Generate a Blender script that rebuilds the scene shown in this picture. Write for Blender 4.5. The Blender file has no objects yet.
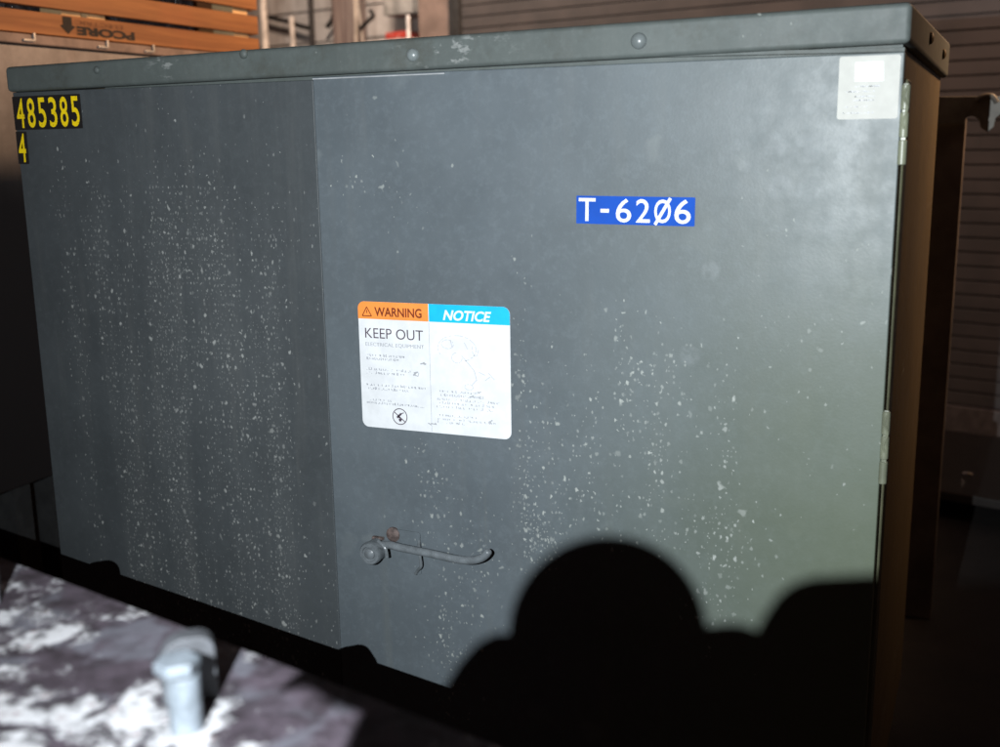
import bpy, bmesh, math, random
from mathutils import Vector, Matrix
random.seed(7)
R = math.radians
SC = bpy.context.scene
COL = SC.collection
CZ = 1.25                     # camera height above the floor
D = 1.434                     # distance from the camera to the cabinet front
# ---------------------------------------------------------------- camera solution (f in px of a 1000 px wide frame)
F = 1100.0
dn = Vector((79.0, 5148.5, F)); _x = 1005 - 500
_y = -(dn.x * _x + F * F) / dn.y
down = dn.normalized(); dep = Vector((_x, _y, F)).normalized(); up_ = -down
rgt = dep.cross(up_)
M = Matrix((rgt, dep, up_))   # camera axes (x right, y down, z forward) -> world
def ray(px, py): return M @ Vector((px - 500, py - 373.5, F))
def W(px, py, y=D): r = ray(px, py); return r * (y / r.y)         # onto a plane parallel to the cabinet front
def G(px, py, h): r = ray(px, py); return r * (-h / r.z)          # onto a horizontal plane h below the camera
def SX(px, py, X): r = ray(px, py); return r * (X / r.x)          # onto a plane of constant x
UP = Vector((0, 0, 1)); EX = Vector((1, 0, 0)); EY = Vector((0, 1, 0))

# ---------------------------------------------------------------- material helpers
class NT:
    def __init__(s, name):
        m = bpy.data.materials.new(name); m.use_nodes = True
        s.m = m; s.t = m.node_tree; s.t.nodes.clear()
        s.out = s.n('ShaderNodeOutputMaterial'); s.b = s.n('ShaderNodeBsdfPrincipled')
        s.t.links.new(s.b.outputs[0], s.out.inputs[0])
        s.co = s.n('ShaderNodeTexCoord').outputs['Object']
    def n(s, k): return s.t.nodes.new(k)
    def set(s, sock, v):
        if hasattr(v, 'links'): s.t.links.new(v, sock)
        else: sock.default_value = v
    def math(s, op, a, b=0.0, c=None, clamp=False):
        n = s.n('ShaderNodeMath'); n.operation = op; n.use_clamp = clamp
        s.set(n.inputs[0], a); s.set(n.inputs[1], b)
        if c is not None: s.set(n.inputs[2], c)
        return n.outputs[0]
    def map(s, scale, loc=(0, 0, 0), co=None):
        n = s.n('ShaderNodeMapping'); s.set(n.inputs[0], co or s.co)
        n.inputs['Scale'].default_value = scale; n.inputs['Location'].default_value = loc
        return n.outputs[0]
    def noise(s, vec, sc, det=3, rough=.6, dist=0.0):
        n = s.n('ShaderNodeTexNoise'); s.set(n.inputs['Vector'], vec)
        n.inputs['Scale'].default_value = sc; n.inputs['Detail'].default_value = det
        n.inputs['Roughness'].default_value = rough; n.inputs['Distortion'].default_value = dist
        return n.outputs[0]
    def ramp(s, v, a, b, lo=0.0, hi=1.0):
        n = s.n('ShaderNodeMapRange'); n.interpolation_type = 'SMOOTHSTEP'
        s.set(n.inputs[0], v); n.inputs[1].default_value = a; n.inputs[2].default_value = b
        n.inputs[3].default_value = lo; n.inputs[4].default_value = hi
        return n.outputs[0]
    def mix(s, f, a, b):
        n = s.n('ShaderNodeMix'); n.data_type = 'RGBA'
        s.set(n.inputs[0], f); s.set(n.inputs[6], a if hasattr(a, 'links') else (*a, 1)); s.set(n.inputs[7], b if hasattr(b, 'links') else (*b, 1))
        return n.outputs[2]
    def bump(s, h, strength=.3, dist=.001):
        n = s.n('ShaderNodeBump'); s.set(n.inputs['Height'], h)
        n.inputs['Strength'].default_value = strength; n.inputs['Distance'].default_value = dist
        s.t.links.new(n.outputs[0], s.b.inputs['Normal'])
    def col(s, c): s.set(s.b.inputs['Base Color'], c if hasattr(c, 'links') else (*c, 1))
    def rough(s, r): s.set(s.b.inputs['Roughness'], r)
    def metal(s, v): s.b.inputs['Metallic'].default_value = v
    def sep(s, vec=None):
        n = s.n('ShaderNodeSeparateXYZ'); s.set(n.inputs[0], vec or s.co); return n.outputs
    def spots(s, cell, rmin, rmax, thresh, loc=(0, 0, 0), squash=.75):
        """small round specks, one at most per cell; thresh = share of cells left empty (a number or a socket)"""
        v = s.map((1 / cell, 1 / cell, squash / cell), loc)
        wob = s.n('ShaderNodeTexNoise'); s.set(wob.inputs['Vector'], v); wob.inputs['Scale'].default_value = 1.7
        va = s.n('ShaderNodeVectorMath'); va.operation = 'MULTIPLY_ADD'
        s.set(va.inputs[0], wob.outputs['Color']); va.inputs[1].default_value = (.8, 0, .7); s.set(va.inputs[2], v)
        sx = s.sep(va.outputs[0]); cb = s.n('ShaderNodeCombineXYZ'); s.set(cb.inputs[0], sx[0]); s.set(cb.inputs[1], sx[2])
        vo = s.n('ShaderNodeTexVoronoi'); vo.voronoi_dimensions = '2D'; s.set(vo.inputs['Vector'], cb.outputs[0])
        vo.inputs['Scale'].default_value = 1
        c = s.n('ShaderNodeSeparateColor'); s.set(c.inputs[0], vo.outputs['Color'])
        r2 = s.math('POWER', c.outputs[0], 2.5)
        rad = s.math('MULTIPLY_ADD', r2, rmax - rmin, rmin)
        d = s.math('DIVIDE', vo.outputs['Distance'], rad)
        inside = s.ramp(d, .45, 1.2, 1, 0)
        on = s.math('GREATER_THAN', c.outputs[1], thresh)
        a = s.math('MULTIPLY', inside, on)
        return s.math('MULTIPLY', a, s.math('MULTIPLY_ADD', c.outputs[2], .75, .25))

def simple(name, c, rough=.6, metal=0.0, var=.25, sc=20, bump=.2, spec=.5):
    t = NT(name); n = t.noise(t.co, sc, 4)
    t.col(t.mix(t.ramp(n, .3, .7), tuple(x * (1 - var) for x in c), tuple(min(1, x * (1 + var)) for x in c)))
    t.rough(rough); t.metal(metal); t.b.inputs['Specular IOR Level'].default_value = spec
    if bump: t.bump(t.noise(t.co, sc * 6, 3), bump, .0008)
    return t.m

def gauss(t, x, z, x0, z0, sx, sz):
    a = t.math('MULTIPLY', t.math('SUBTRACT', x, x0), 1 / sx); b = t.math('MULTIPLY', t.math('SUBTRACT', z, z0), 1 / sz)
    e = t.math('ADD', t.math('MULTIPLY', a, a), t.math('MULTIPLY', b, b))
    return t.math('EXPONENT', t.math('MULTIPLY', e, -1.0))

def cabinet_paint(name, base, kind, rough=.38):
    t = NT(name); s = t.sep()
    mott = t.noise(t.co, 5, 5, .65)
    fine = t.noise(t.co, 90, 3, .7)
    streak = t.noise(t.map((38, 1, 2.2)), 1.0, 4, .6)
    c = t.mix(t.ramp(mott, .3, .7), tuple(x * .9 for x in base), tuple(x * 1.1 for x in base))
    c = t.mix(t.math('MULTIPLY', t.ramp(fine, .45, .75), .30), c, tuple(x * 1.5 for x in base))
    c = t.mix(t.math('MULTIPLY', t.ramp(streak, .5, .8),   .15 if kind == 'panel' else .12), c, (.15, .15, .14))
    chalk = (.30, .32, .30)
    if kind == 'panel':
        # dried lime droplets over nearly the whole panel, in vertical runs
        dens = t.noise(t.map((17, 1, 1.6), (3.1, 0, 0)), 1.0, 3, .6)
        # clean borders on the left, top and right
        bl = t.ramp(s[0], .045, .11); br = t.ramp(s[0], .50, .565, 1, 0); bt = t.ramp(s[2], 1.07, 1.28, 1, 0)
        m = t.math('MULTIPLY', t.math('MULTIPLY', bl, t.math('MAXIMUM', br, .15)), t.math('MULTIPLY_ADD', bt, .92, .08))
        k = t.math('MULTIPLY', t.ramp(dens, .3, .68), m)
        th = t.math('SUBTRACT', 1.0, t.math('MULTIPLY', k, .45))
        th2 = t.math('SUBTRACT', 1.0, t.math('MULTIPLY', k, .7))
        a = t.spots(.0078, .09, .37, th)
        b = t.spots(.0045, .14, .42, th2, (5.3, 0, 2.2), .55)
        b = t.math('MULTIPLY', b, .55)
        d = t.spots(.015, .06, .24, t.math('SUBTRACT', 1.0, t.math('MULTIPLY', k, .30)), (1.3, 0, 8.2))
        f = t.math('MAXIMUM', t.math('MAXIMUM', a, b), d)
        hz = t.math('MULTIPLY', k, .045)
        c = t.mix(hz, c, (.3, .31, .3))
    else:
        k = None
        if kind == 'door':
            L = []
            for (px, py, sx, sz, amp) in [(522, 370, 7, 85, .5), (528, 500, 14, 60, .75), (543, 538, 18, 26, 1.5), (655, 450, 13, 52, 1.0),
                                          (622, 400, 7, 60, .6), (645, 360, 26, 28, .6), (592, 470, 6, 45, .4), (592, 390, 6, 40, .4), (430, 490, 22, 60, .62),
                                          (452, 650, 22, 55, .95), (478, 560, 22, 50, .6), (728, 470, 9, 60, .5), (725, 570, 30, 50, .6), (700, 520, 26, 24, .5),
                                          (365, 180, 60, 40, .14), (560, 430, 40, 70, .35), (610, 515, 60, 30, .3), (820, 350, 60, 120, .08), (695, 390, 30, 45, .3)]:
                p = W(px, py); sc = 1 / 640.0
                g = gauss(t, s[0], s[2], p.x - DX, p.z + CZ, sx * sc, sz * sc)
                L.append(t.math('MULTIPLY', g, amp))
            k = L[0]
            for g in L[1:]: k = t.math('ADD', k, g)
            lump = t.noise(t.co, 22, 3, .6)
            k = t.math('MULTIPLY', k, t.ramp(lump, .3, .62, .35, 1.1))
        else:
            k = t.math('MULTIPLY', t.ramp(t.noise(t.co, 9, 3), .55, .75), .35)
        a = t.spots(.0105, .10, .31, t.math('SUBTRACT', 1.0, t.math('MULTIPLY', k, .6)))
        b = t.spots(.0056, .14, .44, t.math('SUBTRACT', 1.0, t.math('MULTIPLY', k, .62)), (2.3, 0, 4.2))
        d = t.spots(.030, .07, .16, t.math('SUBTRACT', 1.0, t.math('MULTIPLY', t.math('MINIMUM', k, .9), .55)), (7.3, 0, 1.2), .9)
        f = t.math('MAXIMUM', t.math('MAXIMUM', a, t.math('MULTIPLY', b, .7)), t.math('MULTIPLY', d, .7))
        # large pale cloudy stains
        cl = t.spots(.11, .10, .26, .80, (2.1, 0, 5.5), .9)
        c = t.mix(t.math('MULTIPLY', cl, .16), c, (.26, .28, .27))
        run = t.noise(t.map((26, 1, .7), (9, 0, 0)), 1.0, 3, .6)
        c = t.mix(t.math('MULTIPLY', t.math('MULTIPLY', t.ramp(run, .55, .75), t.ramp(s[2], .25, 1.15, 1, .0)), .16), c, (.20, .19, .13))
    if kind == 'door':   # olive tint near the hinge side, fading out towards the label
        ol = t.math('MULTIPLY', t.ramp(s[0], .15, .80), t.ramp(t.math('ADD', s[2], t.math('MULTIPLY', mott, .3)), .75, 1.45, 1, .25))
        c = t.mix(t.math('MULTIPLY', ol, .72), c, (.088, .108, .054))
        for (px, py, rr_) in ((776, 145, 10), (781, 187, 11), (742, 146, 6), (745, 166, 5), (808, 150, 12), (808, 190, 10), (711, 270, 8), (690, 355, 9)):
            p = W(px, py); g = gauss(t, s[0], s[2], p.x - DX, p.z + CZ, rr_ / 640.0, rr_ / 640.0)
            c = t.mix(t.math('MULTIPLY', t.math('MULTIPLY', t.ramp(g, .2, .6), t.ramp(t.noise(t.co, 70, 3, .7), .3, .6)), .20), c, (.22, .24, .25))
    if kind == 'lid':
        gr = t.noise(t.co, 11, 6, .75); c = t.mix(t.math('MULTIPLY', t.ramp(gr, .50, .72), .55), c, (.045, .045, .035))
        sc_ = t.noise(t.map((30, 30, 60)), 1, 4, .7); zone = t.math('ADD', gauss(t, s[0], s[2], W(455, 50).x - DX, W(455, 50).z + CZ, .07, .04), gauss(t, s[0], s[2], W(172, 62).x - DX, W(172, 62).z + CZ, .03, .04))
        c = t.mix(t.math('MULTIPLY', t.math('MULTIPLY', t.ramp(sc_, .56, .66), zone), .55), c, (.30, .31, .30))
    c = t.mix(f, c, chalk if kind != 'panel' else (.26, .27, .26))
    t.col(c)
    rn = t.noise(t.co, 14, 5, .7)
    t.rough(t.math('ADD', t.ramp(rn, .3, .7, rough - .05, rough + .07), t.math('MULTIPLY', f, .3)))
    op = t.noise(t.co, 260, 2, .5)
    dent = t.noise(t.map((1, 1, 1)), 3.5, 2)
    h = t.math('ADD', t.math('MULTIPLY', op, .25), t.math('ADD', t.math('MULTIPLY', f, .4), t.math('MULTIPLY', dent, 3.0)))
    t.bump(h, .35, .001)
    t.b.inputs['Specular IOR Level'].default_value = .42
    return t.m

# ---------------------------------------------------------------- mesh helpers (coordinates: camera at the origin, floor at z=-CZ)
class MB:
    def __init__(s): s.bm = bmesh.new()
    def face(s, pts, inv=False):
        vs = [s.bm.verts.new(p) for p in pts]
        return s.bm.faces.new(vs)
    def box(s, c, U, V, N, a, b, n, bev=0.0, seg=2):
        """box from corner c along U*a, V*b, N*n"""
        bm = bmesh.new()
        P = [c + U * (a * i) + V * (b * j) + N * (n * k) for k in (0, 1) for j in (0, 1) for i in (0, 1)]
        v = [bm.verts.new(p) for p in P]
        for q in ((0, 2, 3, 1), (4, 5, 7, 6), (0, 1, 5, 4), (2, 6, 7, 3), (0, 4, 6, 2), (1, 3, 7, 5)): bm.faces.new([v[i] for i in q])
        s.merge(bm, bev, seg)
        return s
    def hexa(s, P, bev=0.0, seg=2):
        bm = bmesh.new(); v = [bm.verts.new(p) for p in P]
        for q in ((0, 2, 3, 1), (4, 5, 7, 6), (0, 1, 5, 4), (2, 6, 7, 3), (0, 4, 6, 2), (1, 3, 7, 5)): bm.faces.new([v[i] for i in q])
        s.merge(bm, bev, seg); return s
    def merge(s, bm, bev=0.0, seg=2):
        bmesh.ops.recalc_face_normals(bm, faces=bm.faces)
        if bev > 0: bmesh.ops.bevel(bm, geom=list(bm.edges), offset=bev, segments=seg, profile=.5, affect='EDGES', clamp_overlap=True)
        me = bpy.data.meshes.new('t'); bm.to_mesh(me); s.bm.from_mesh(me); bpy.data.meshes.remove(me); bm.free()
    def prism(s, pts, N, th, bev=0.0, seg=2):
        """polygon pts extruded along N by th"""
        bm = bmesh.new(); a = [bm.verts.new(p) for p in pts]; b = [bm.verts.new(p + N * th) for p in pts]
        bm.faces.new(a); bm.faces.new(b[::-1])
        for i in range(len(pts)):
            j = (i + 1) % len(pts); bm.faces.new((a[i], b[i], b[j], a[j]))
        s.merge(bm, bev, seg); return s
    def lathe(s, base, axis, prof, n=32):
        """prof: list of (radius, height) along axis"""
        axis = axis.normalized(); t = axis.orthogonal().normalized(); b = axis.cross(t)
        bm = bmesh.new(); rings = []
        for r, h in prof:
            if r <= 1e-7: rings.append([bm.verts.new(base + axis * h)])
            else: rings.append([bm.verts.new(base + axis * h + (t * math.cos(2 * math.pi * i / n) + b * math.sin(2 * math.pi * i / n)) * r) for i in range(n)])
        for A, B in zip(rings, rings[1:]):
            for i in range(n):
                j = (i + 1) % n
                if len(A) == 1 and len(B) == 1: continue
                if len(A) == 1: bm.faces.new((A[0], B[i], B[j]))
                elif len(B) == 1: bm.faces.new((A[i], A[j], B[0]))
                else: bm.faces.new((A[i], A[j], B[j], B[i]))
        if len(rings[0]) > 1: bm.faces.new(rings[0])
        if len(rings[-1]) > 1: bm.faces.new(rings[-1])
        s.merge(bm); return s
    def tube(s, pts, r, n=14, sub=6):
        P = []
        m = len(pts)
        for i in range(m - 1):
            p0 = pts[max(i - 1, 0)]; p1 = pts[i]; p2 = pts[i + 1]; p3 = pts[min(i + 2, m - 1)]
            for k in range(sub):
                t = k / sub
                P.append(.5 * ((2 * p1) + (p2 - p0) * t + (2 * p0 - 5 * p1 + 4 * p2 - p3) * t * t + (3 * p1 - p0 - 3 * p2 + p3) * t ** 3))
        P.append(pts[-1]); rr = r if callable(r) else (lambda u: r)
        bm = bmesh.new(); rings = []; T0 = (P[1] - P[0]).normalized(); nrm = T0.orthogonal().normalized()
        for i, p in enumerate(P):
            T = (P[min(i + 1, len(P) - 1)] - P[max(i - 1, 0)]).normalized()
            nrm = (nrm - T * nrm.dot(T)).normalized(); bb = T.cross(nrm); q = rr(i / (len(P) - 1))
            rings.append([bm.verts.new(p + (nrm * math.cos(2 * math.pi * k / n) + bb * math.sin(2 * math.pi * k / n)) * q) for k in range(n)])
        for A, B in zip(rings, rings[1:]):
            for k in range(n): bm.faces.new((A[k], A[(k + 1) % n], B[(k + 1) % n], B[k]))
        bm.faces.new(rings[0]); bm.faces.new(rings[-1]); s.merge(bm); return s
    def build(s, name, mat, parent=None, origin=None, smooth=35):
        off = Vector((0, 0, CZ))
        if parent is not None: o0 = parent['_o']
        elif origin is not None: o0 = origin
        else:
            vs = [v.co for v in s.bm.verts]
            o0 = Vector(((min(v.x for v in vs) + max(v.x for v in vs)) / 2, (min(v.y for v in vs) + max(v.y for v in vs)) / 2, min(v.z for v in vs)))
        o0 = Vector(o0)
        for v in s.bm.verts: v.co -= o0
        me = bpy.data.meshes.new(name); s.bm.to_mesh(me); s.bm.free()
        me.materials.append(mat)
        if smooth:
            me.polygons.foreach_set('use_smooth', [True] * len(me.polygons)); me.set_sharp_from_angle(angle=R(smooth))
        o = bpy.data.objects.new(name, me); COL.objects.link(o); o['_o'] = o0
        if smooth:
            wn = o.modifiers.new('wn', 'WEIGHTED_NORMAL'); wn.keep_sharp = True; wn.weight = 100; wn.mode = 'FACE_AREA'
        if parent is not None: o.parent = parent
        else: o.location = o0 + off
        return o
def thing(name, base, label, cat, group=None):
    o = bpy.data.objects.new(name, None); COL.objects.link(o); o.empty_display_size = .05
    o['_o'] = Vector(base); o.location = Vector(base) + Vector((0, 0, CZ)); return tag(o, label, cat, group)
def tag(o, label=None, cat=None, group=None, kind=None):
    if label: o['label'] = label
    if cat: o['category'] = cat
    if group: o['group'] = group
    if kind: o['kind'] = kind
    return o
def text_into(mb, txt, c, U, V, w, h, bold=0.0, shear=0.0, lift=None):
    """lettering stretched to w x h, centred at c in the plane U,V"""
    cu = bpy.data.curves.new('t', 'FONT'); cu.body = txt; cu.offset = bold; cu.shear = shear; cu.resolution_u = 4
    ob = bpy.data.objects.new('t', cu); COL.objects.link(ob)
    dg = bpy.context.evaluated_depsgraph_get(); dg.update()
    me = bpy.data.meshes.new_from_object(ob.evaluated_get(dg))
    xs = [v.co.x for v in me.vertices]; ys = [v.co.y for v in me.vertices]
    x0, x1, y0, y1 = min(xs), max(xs), min(ys), max(ys)
    for v in me.vertices:
        v.co = c + U * (((v.co.x - x0) / (x1 - x0) - .5) * w) + V * (((v.co.y - y0) / (y1 - y0) - .5) * h)
    mb.bm.from_mesh(me)
    bpy.data.objects.remove(ob); bpy.data.curves.remove(cu); bpy.data.meshes.remove(me)
def rrect(c, U, V, w, h, r, n=6):
    P = []
    for sx, sy, a0 in ((1, 1, 0), (-1, 1, 90), (-1, -1, 180), (1, -1, 270)):
        for i in range(n + 1):
            a = R(a0 + 90 * i / n); P.append(c + U * (sx * (w / 2 - r) + r * math.cos(a)) + V * (sy * (h / 2 - r) + r * math.sin(a)))
    return P

# ================================================================= THE CABINET
TL = W(13, 96); TR = W(905, 54)
XL, XR = TL.x, TR.x
DX = 0  # set below
XS = W(313, 75).x                     # seam between the side panel and the door
ZT = .5 * (W(313, 75).z + W(905, 54).z)  # top of the door
ZB = -CZ + .10
DEPTH = .92
base = Vector(((XL + XR) / 2, D + DEPTH / 2, -CZ)); DX = base.x
cab = thing('transformer_cabinet', base, 'grey green painted steel transformer cabinet with warning label, latch handle and lime spots', 'cabinet')
P_BASE = (.098, .116, .118)
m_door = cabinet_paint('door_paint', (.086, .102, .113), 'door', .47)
# the side panel has its own object coordinates: x measured from its left edge (see shift below)
m_lid = cabinet_paint('lid_paint', (.070, .082, .078), 'lid', .62)
m_side = cabinet_paint('side_paint', (.13, .10, .05), 'side', .5)
m_dark = simple('dark_steel', (.03, .03, .03), .6)

mb = MB()   # tank / carcass, set back a little behind the doors
mb.box(Vector((XL + .006, D + .022, ZB)), EX, EY, UP, XR - XL - .012, DEPTH - .022, ZT + .03 - ZB, .004)
mb.box(Vector((XL + .03, D + .05, -CZ)), EX, EY, UP, XR - XL - .06, DEPTH - .08, ZB + CZ, 0)
mb.build('body', m_side, cab)

# left panel: a pan with returned edges
def pan(name, x0, x1, yf, zt, zb, mat, th=.020):
    m = MB(); m.box(Vector((x0, yf, zb)), EX, EY, UP, x1 - x0, th, zt - zb, .0018, 3)
    return m.build(name, mat, cab)
mpan = NT('x')  # placeholder removed
bpy.data.materials.remove(mpan.m)
class Shift(NT): pass
_old = NT.__init__
def _init(s, name):
    _old(s, name)
    if name == 'panel_paint':
        s.co = s.map((1, 1, 1), (-(XL - DX), 0, 0))
NT.__init__ = _init
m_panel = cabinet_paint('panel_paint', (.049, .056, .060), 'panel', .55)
NT.__init__ = _old
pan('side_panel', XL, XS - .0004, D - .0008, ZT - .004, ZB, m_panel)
door = pan('door', XS + .0004, XR, D - .002, ZT, ZB, m_door, .024)
# folded rim along the top and left edge of the door
m = MB(); m.box(Vector((XS + .0012, D - .0045, ZT - .004)), EX, EY, UP, .22, .003, .0020, .0005)
m.build('door_edge', simple('bare_edge', (.30, .31, .32), .4), door)

# lid: overhangs, a little tilted, corner rounded
lt0, lt1 = W(3, 67, D - .014), W(909, 1.5, D - .014)
lb0, lb1 = W(10, 92, D - .014), W(907, 43, D - .014)
x0, x1 = lt0.x + .002, lt1.x + .004
def zl(x, a, b): return a.z + (b.z - a.z) * (x - x0) / (x1 - x0)
yb = D + DEPTH + .02
P = [Vector((x0, D - .014, lb0.z)), Vector((x1, D - .014, lb1.z)), Vector((x0, yb, lb0.z)), Vector((x1, yb, lb1.z)),
     Vector((x0, D - .014, lt0.z)), Vector((x1, D - .014, lt1.z)), Vector((x0, yb, lt0.z + .02)), Vector((x1, yb, lt1.z + .02))]
mb = MB(); mb.hexa(P, .007, 4)
lid = mb.build('lid', m_lid, cab)
mb = MB(); mb.box(Vector((XL + .20, D + .006, ZT - .012)), EX, EY, UP, XR - XL - .203, .012, .040, .001); mb.build('header', m_lid, cab)
# return lip under the right part of the lid
mb = MB()
mb.hexa([Vector((x0 + .9, D - .006, lb0.z + .015)), Vector((x1 - .006, D - .006, lb1.z - .009)), Vector((x0 + .9, D + .01, lb0.z + .015)), Vector((x1 - .006, D + .01, lb1.z - .009)),
         Vector((x0 + .9, D - .006, lb0.z + .02)), Vector((x1 - .006, D - .006, lb1.z - .004)), Vector((x0 + .9, D + .01, lb0.z + .02)), Vector((x1 - .006, D + .01, lb1.z - .004))], .0006)
mb.build('lid_lip', m_lid, lid)
m_riv = simple('rivet_paint', (.15, .17, .17), .32)
for (px, py, r) in [(244, 54, .0072), (413, 55, .0092), (639, 41, .0105), (97, 70, .006)]:
    p = W(px, py, D - .014); m = MB()
    m.lathe(p, -EY, [(r, -.001), (r * .98, r * .25), (r * .8, r * .5), (r * .45, r * .7), (0, r * .76)], 24)
    m.build('rivet', m_riv if px > 400 else m_lid, lid)

# hinges: two barrels at the right edge, each with a curved leaf
m_hinge = simple('hinge_paint', (.14, .15, .105), .4)
m_rod = simple('side_flange_paint', (.075, .075, .045), .4)
for za, zb, pin in [(W(909, 83).z, W(909, 166).z, 1), (W(887, 410).z, W(887, 485).z, 0)]:
    m = MB(); cx = Vector((XR + .0035, D + .003, 0)); L = za - zb
    m.box(Vector((XR + .0005, D - .0035, za - L * .97)), EX, EY, UP, .0065, .003, L * .97, .001)
    hinge = m.build('hinge', m_hinge, cab)
    for k in range(3):
        m = MB(); z0 = za - L * (k + 1) / 3 + .0015; hgt = L / 3 - .003; r = .0052
        m.lathe(cx + UP * z0 - EY * .004, UP, [(r * .8, 0), (r, .001), (r, hgt - .001), (r * .8, hgt)], 18)
        m.build('knuckle', m_hinge, hinge)
    m = MB(); m.tube([cx + Vector((.002, -.0075, za - .002)), cx + Vector((-.001, -.009, za - L * .16)), cx + Vector((.003, -.0075, za - L * .30)), cx + Vector((-.001, -.009, za - L * .46)), cx + Vector((.001, -.008, za - L * .55))], .0016, 8)
    m.build('leaf', m_hinge, hinge)
# rolled flange along the side just behind the door edge
m = MB(); m.box(Vector((XR + .0012 - .008, D + .024, ZB)), EX, EY, UP, .011, .05, ZT - ZB - .03, .004, 3)
m.build('hinge_flange', m_rod, cab)
# side seam line and two bolts on the lid's end
for (yy, zz) in [(D + .33, .12), (D + .7, .135)]:
    m = MB(); m.lathe(Vector((x1 - .0005, yy, lb1.z + .03)), EX, [(.009, 0), (.008, .004), (.004, .006), (0, .0065)], 16); m.build('side_rivet', m_side, lid)

# latch handle
m_han = simple('handle_paint', (.12, .135, .145), .32, 0, .2, 60, .15)
m_rust = simple('rusted_steel', (.085, .062, .056), .75, 0, .5, 120, .5)
yo = D - .002
hp = W(391, 552, yo); m = MB()
hw = .030
m.prism(rrect(W(405, 551, yo), EX, UP, .058, .070, .004), -EY, .0025, .0006)
mh = m.build('latch_handle', m_door, cab)
mb = MB(); c = W(371, 553, D - .03)
mb.lathe(c + EY * .028, -EY, [(.0175, 0), (.0175, .020), (.0185, .024), (.0185, .031), (.0165, .034), (.0125, .0345), (.0115, .0320), (.0095, .0315), (.0088, .0345), (.0045, .037), (0, .037)], 32)
mb.build('pivot', m_han, mh)
mb = MB()
mb.tube([W(380, 545, D - .030), W(390, 545, D - .034), W(400, 547.5, D - .036), W(430, 553.5, D - .036), W(455, 559, D - .036), W(470, 560.5, D - .036), W(480, 558.5, D - .037), W(486, 554.5, D - .038), W(489, 550, D - .038)],
        lambda u:   .0062 if u < .93 else .0062 - .003 * ((u - .93) / .07) ** 2, 18, 8)
mb.build('grip', m_han, mh)
mb = MB(); mb.lathe(W(380, 547, D - .004), -EY, [(.006, 0), (.006, .03), (.004, .034), (0, .034)], 16)
mb.tube([W(378, 541, D - .034), W(385, 548, D - .037), W(387, 557, D - .036)], .003, 10)
mb.build('stem', m_han, mh)
mb = MB(); mb.lathe(W(394, 534, yo), -EY, [(.012, 0), (.012, .004), (.009, .006), (.004, .007), (0, .007)], 14)
mb.box(W(374, 539, yo) - EY * .008, EX, EY, UP, .02, .008, .007, .002)
mb.build('rusty_nut', m_rust, mh)['label'] = 'rusty nut'
mb = MB(); mb.tube([W(419, 541, D - .006), W(419, 548, D - .016), W(420, 556, D - .02), W(421, 566, D - .018), W(418, 570, D - .01), W(415.5, 574, D - .006)], .0024, 10)
mb.build('hook', m_han, mh)

# ------------------------------------------------ decals
def flat(name, c, rough=.45, var=.06): return simple(name, c, rough, 0, var, 40, 0)
m_white = flat('label_white', (.64, .655, .67)); m_silver = flat('label_pale', (.37, .37, .34), .6)
m_orange = flat('label_orange', (.80, .25, .05)); m_cyan = flat('label_blue', (.005, .40, .66)); m_blue = flat('label_royal_blue', (.0005, .055, .34), .9)
m_black = flat('label_black', (.012, .011, .011)); m_ink = flat('label_ink', (.07, .05, .07)); m_grey = flat('faded_ink', (.30, .31, .34)); m_grey2 = flat('faded_ink_light', (.37, .38, .41))
m_ink2 = flat('scuff_ink', (.33, .34, .36))
t = NT('label_yellow'); bv = t.spots(.0045, .2, .35, .2, (0, 0, 0), 1)
t.col(t.mix(bv, (.86, .62, .006), (.45, .32, .005))); t.rough(.4); m_yel = t.m
def quadmap(px):   # bilinear on the front plane from the four photo corners TL TR BR BL
    a, b, c_, d = px
    return lambda u, v, y: (W(*a, y) * (1 - u) + W(*b, y) * u) * (1 - v) + (W(*d, y) * (1 - u) + W(*c_, y) * u) * v
YD = D - .002
# warning label, one sheet of two halves
wl = quadmap([(356, 300), (508.5, 308), (513, 439), (365, 427)])
w0, w1, w2 = wl(0, 0, YD), wl(1, 0, YD), wl(0, 1, YD)
wc = wl(.5, .5, YD); WU = (wl(1, .5, YD) - wl(0, .5, YD)); ww = WU.length; WU.normalize(); WV = (wl(.5, 0, YD) - wl(.5, 1, YD)); wh = WV.length; WV = UP.copy()
m = MB(); m.prism(rrect(wc, WU, WV, ww, wh, .011), -EY, .0006)
warn = m.build('warning_label', m_white, cab)
def LP(u, v, e=0): return wc + WU * ((u - .5) * ww) + WV * ((.5 - v) * wh) - EY * (.0006 + .0003 + e)
def header(u0, u1, rl, name, mat):
    P = []; r = .011; n = 6; v1 = .135
    if rl == 'l':
        P = [LP(u1, 0), LP(u1, v1), LP(u0, v1)]
        cc = LP(u0, 0) + WU * r - WV * r
        P += [cc + (-WU * math.cos(R(90 * i / n)) + WV * math.sin(R(90 * i / n))) * r for i in range(n + 1)]
    else:
        P = [LP(u0, v1), LP(u0, 0)]
        P = [LP(u1, v1), LP(u0, v1), LP(u0, 0)]
        cc = LP(u1, 0) - WU * r - WV * r
        P += [cc + (WU * math.sin(R(90 * i / n)) + WV * math.cos(R(90 * i / n))) * r for i in range(n + 1)]
    m = MB(); m.prism(P, -EY, .0002); return m.build(name, mat, warn)
header(0, .478, 'l', 'warning_band', m_orange); header(.482, 1, 'r', 'notice_band', m_cyan)
def words(txt, u0, v0, u1, v1, mat, name, bold=0.0, shear=0.0):
    m = MB(); text_into(m, txt, LP((u0 + u1) / 2, (v0 + v1) / 2, .0005), WU, WV, (u1 - u0) * ww, (v1 - v0) * wh, bold, shear)
    return m.build(name, mat, warn, smooth=0)
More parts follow.
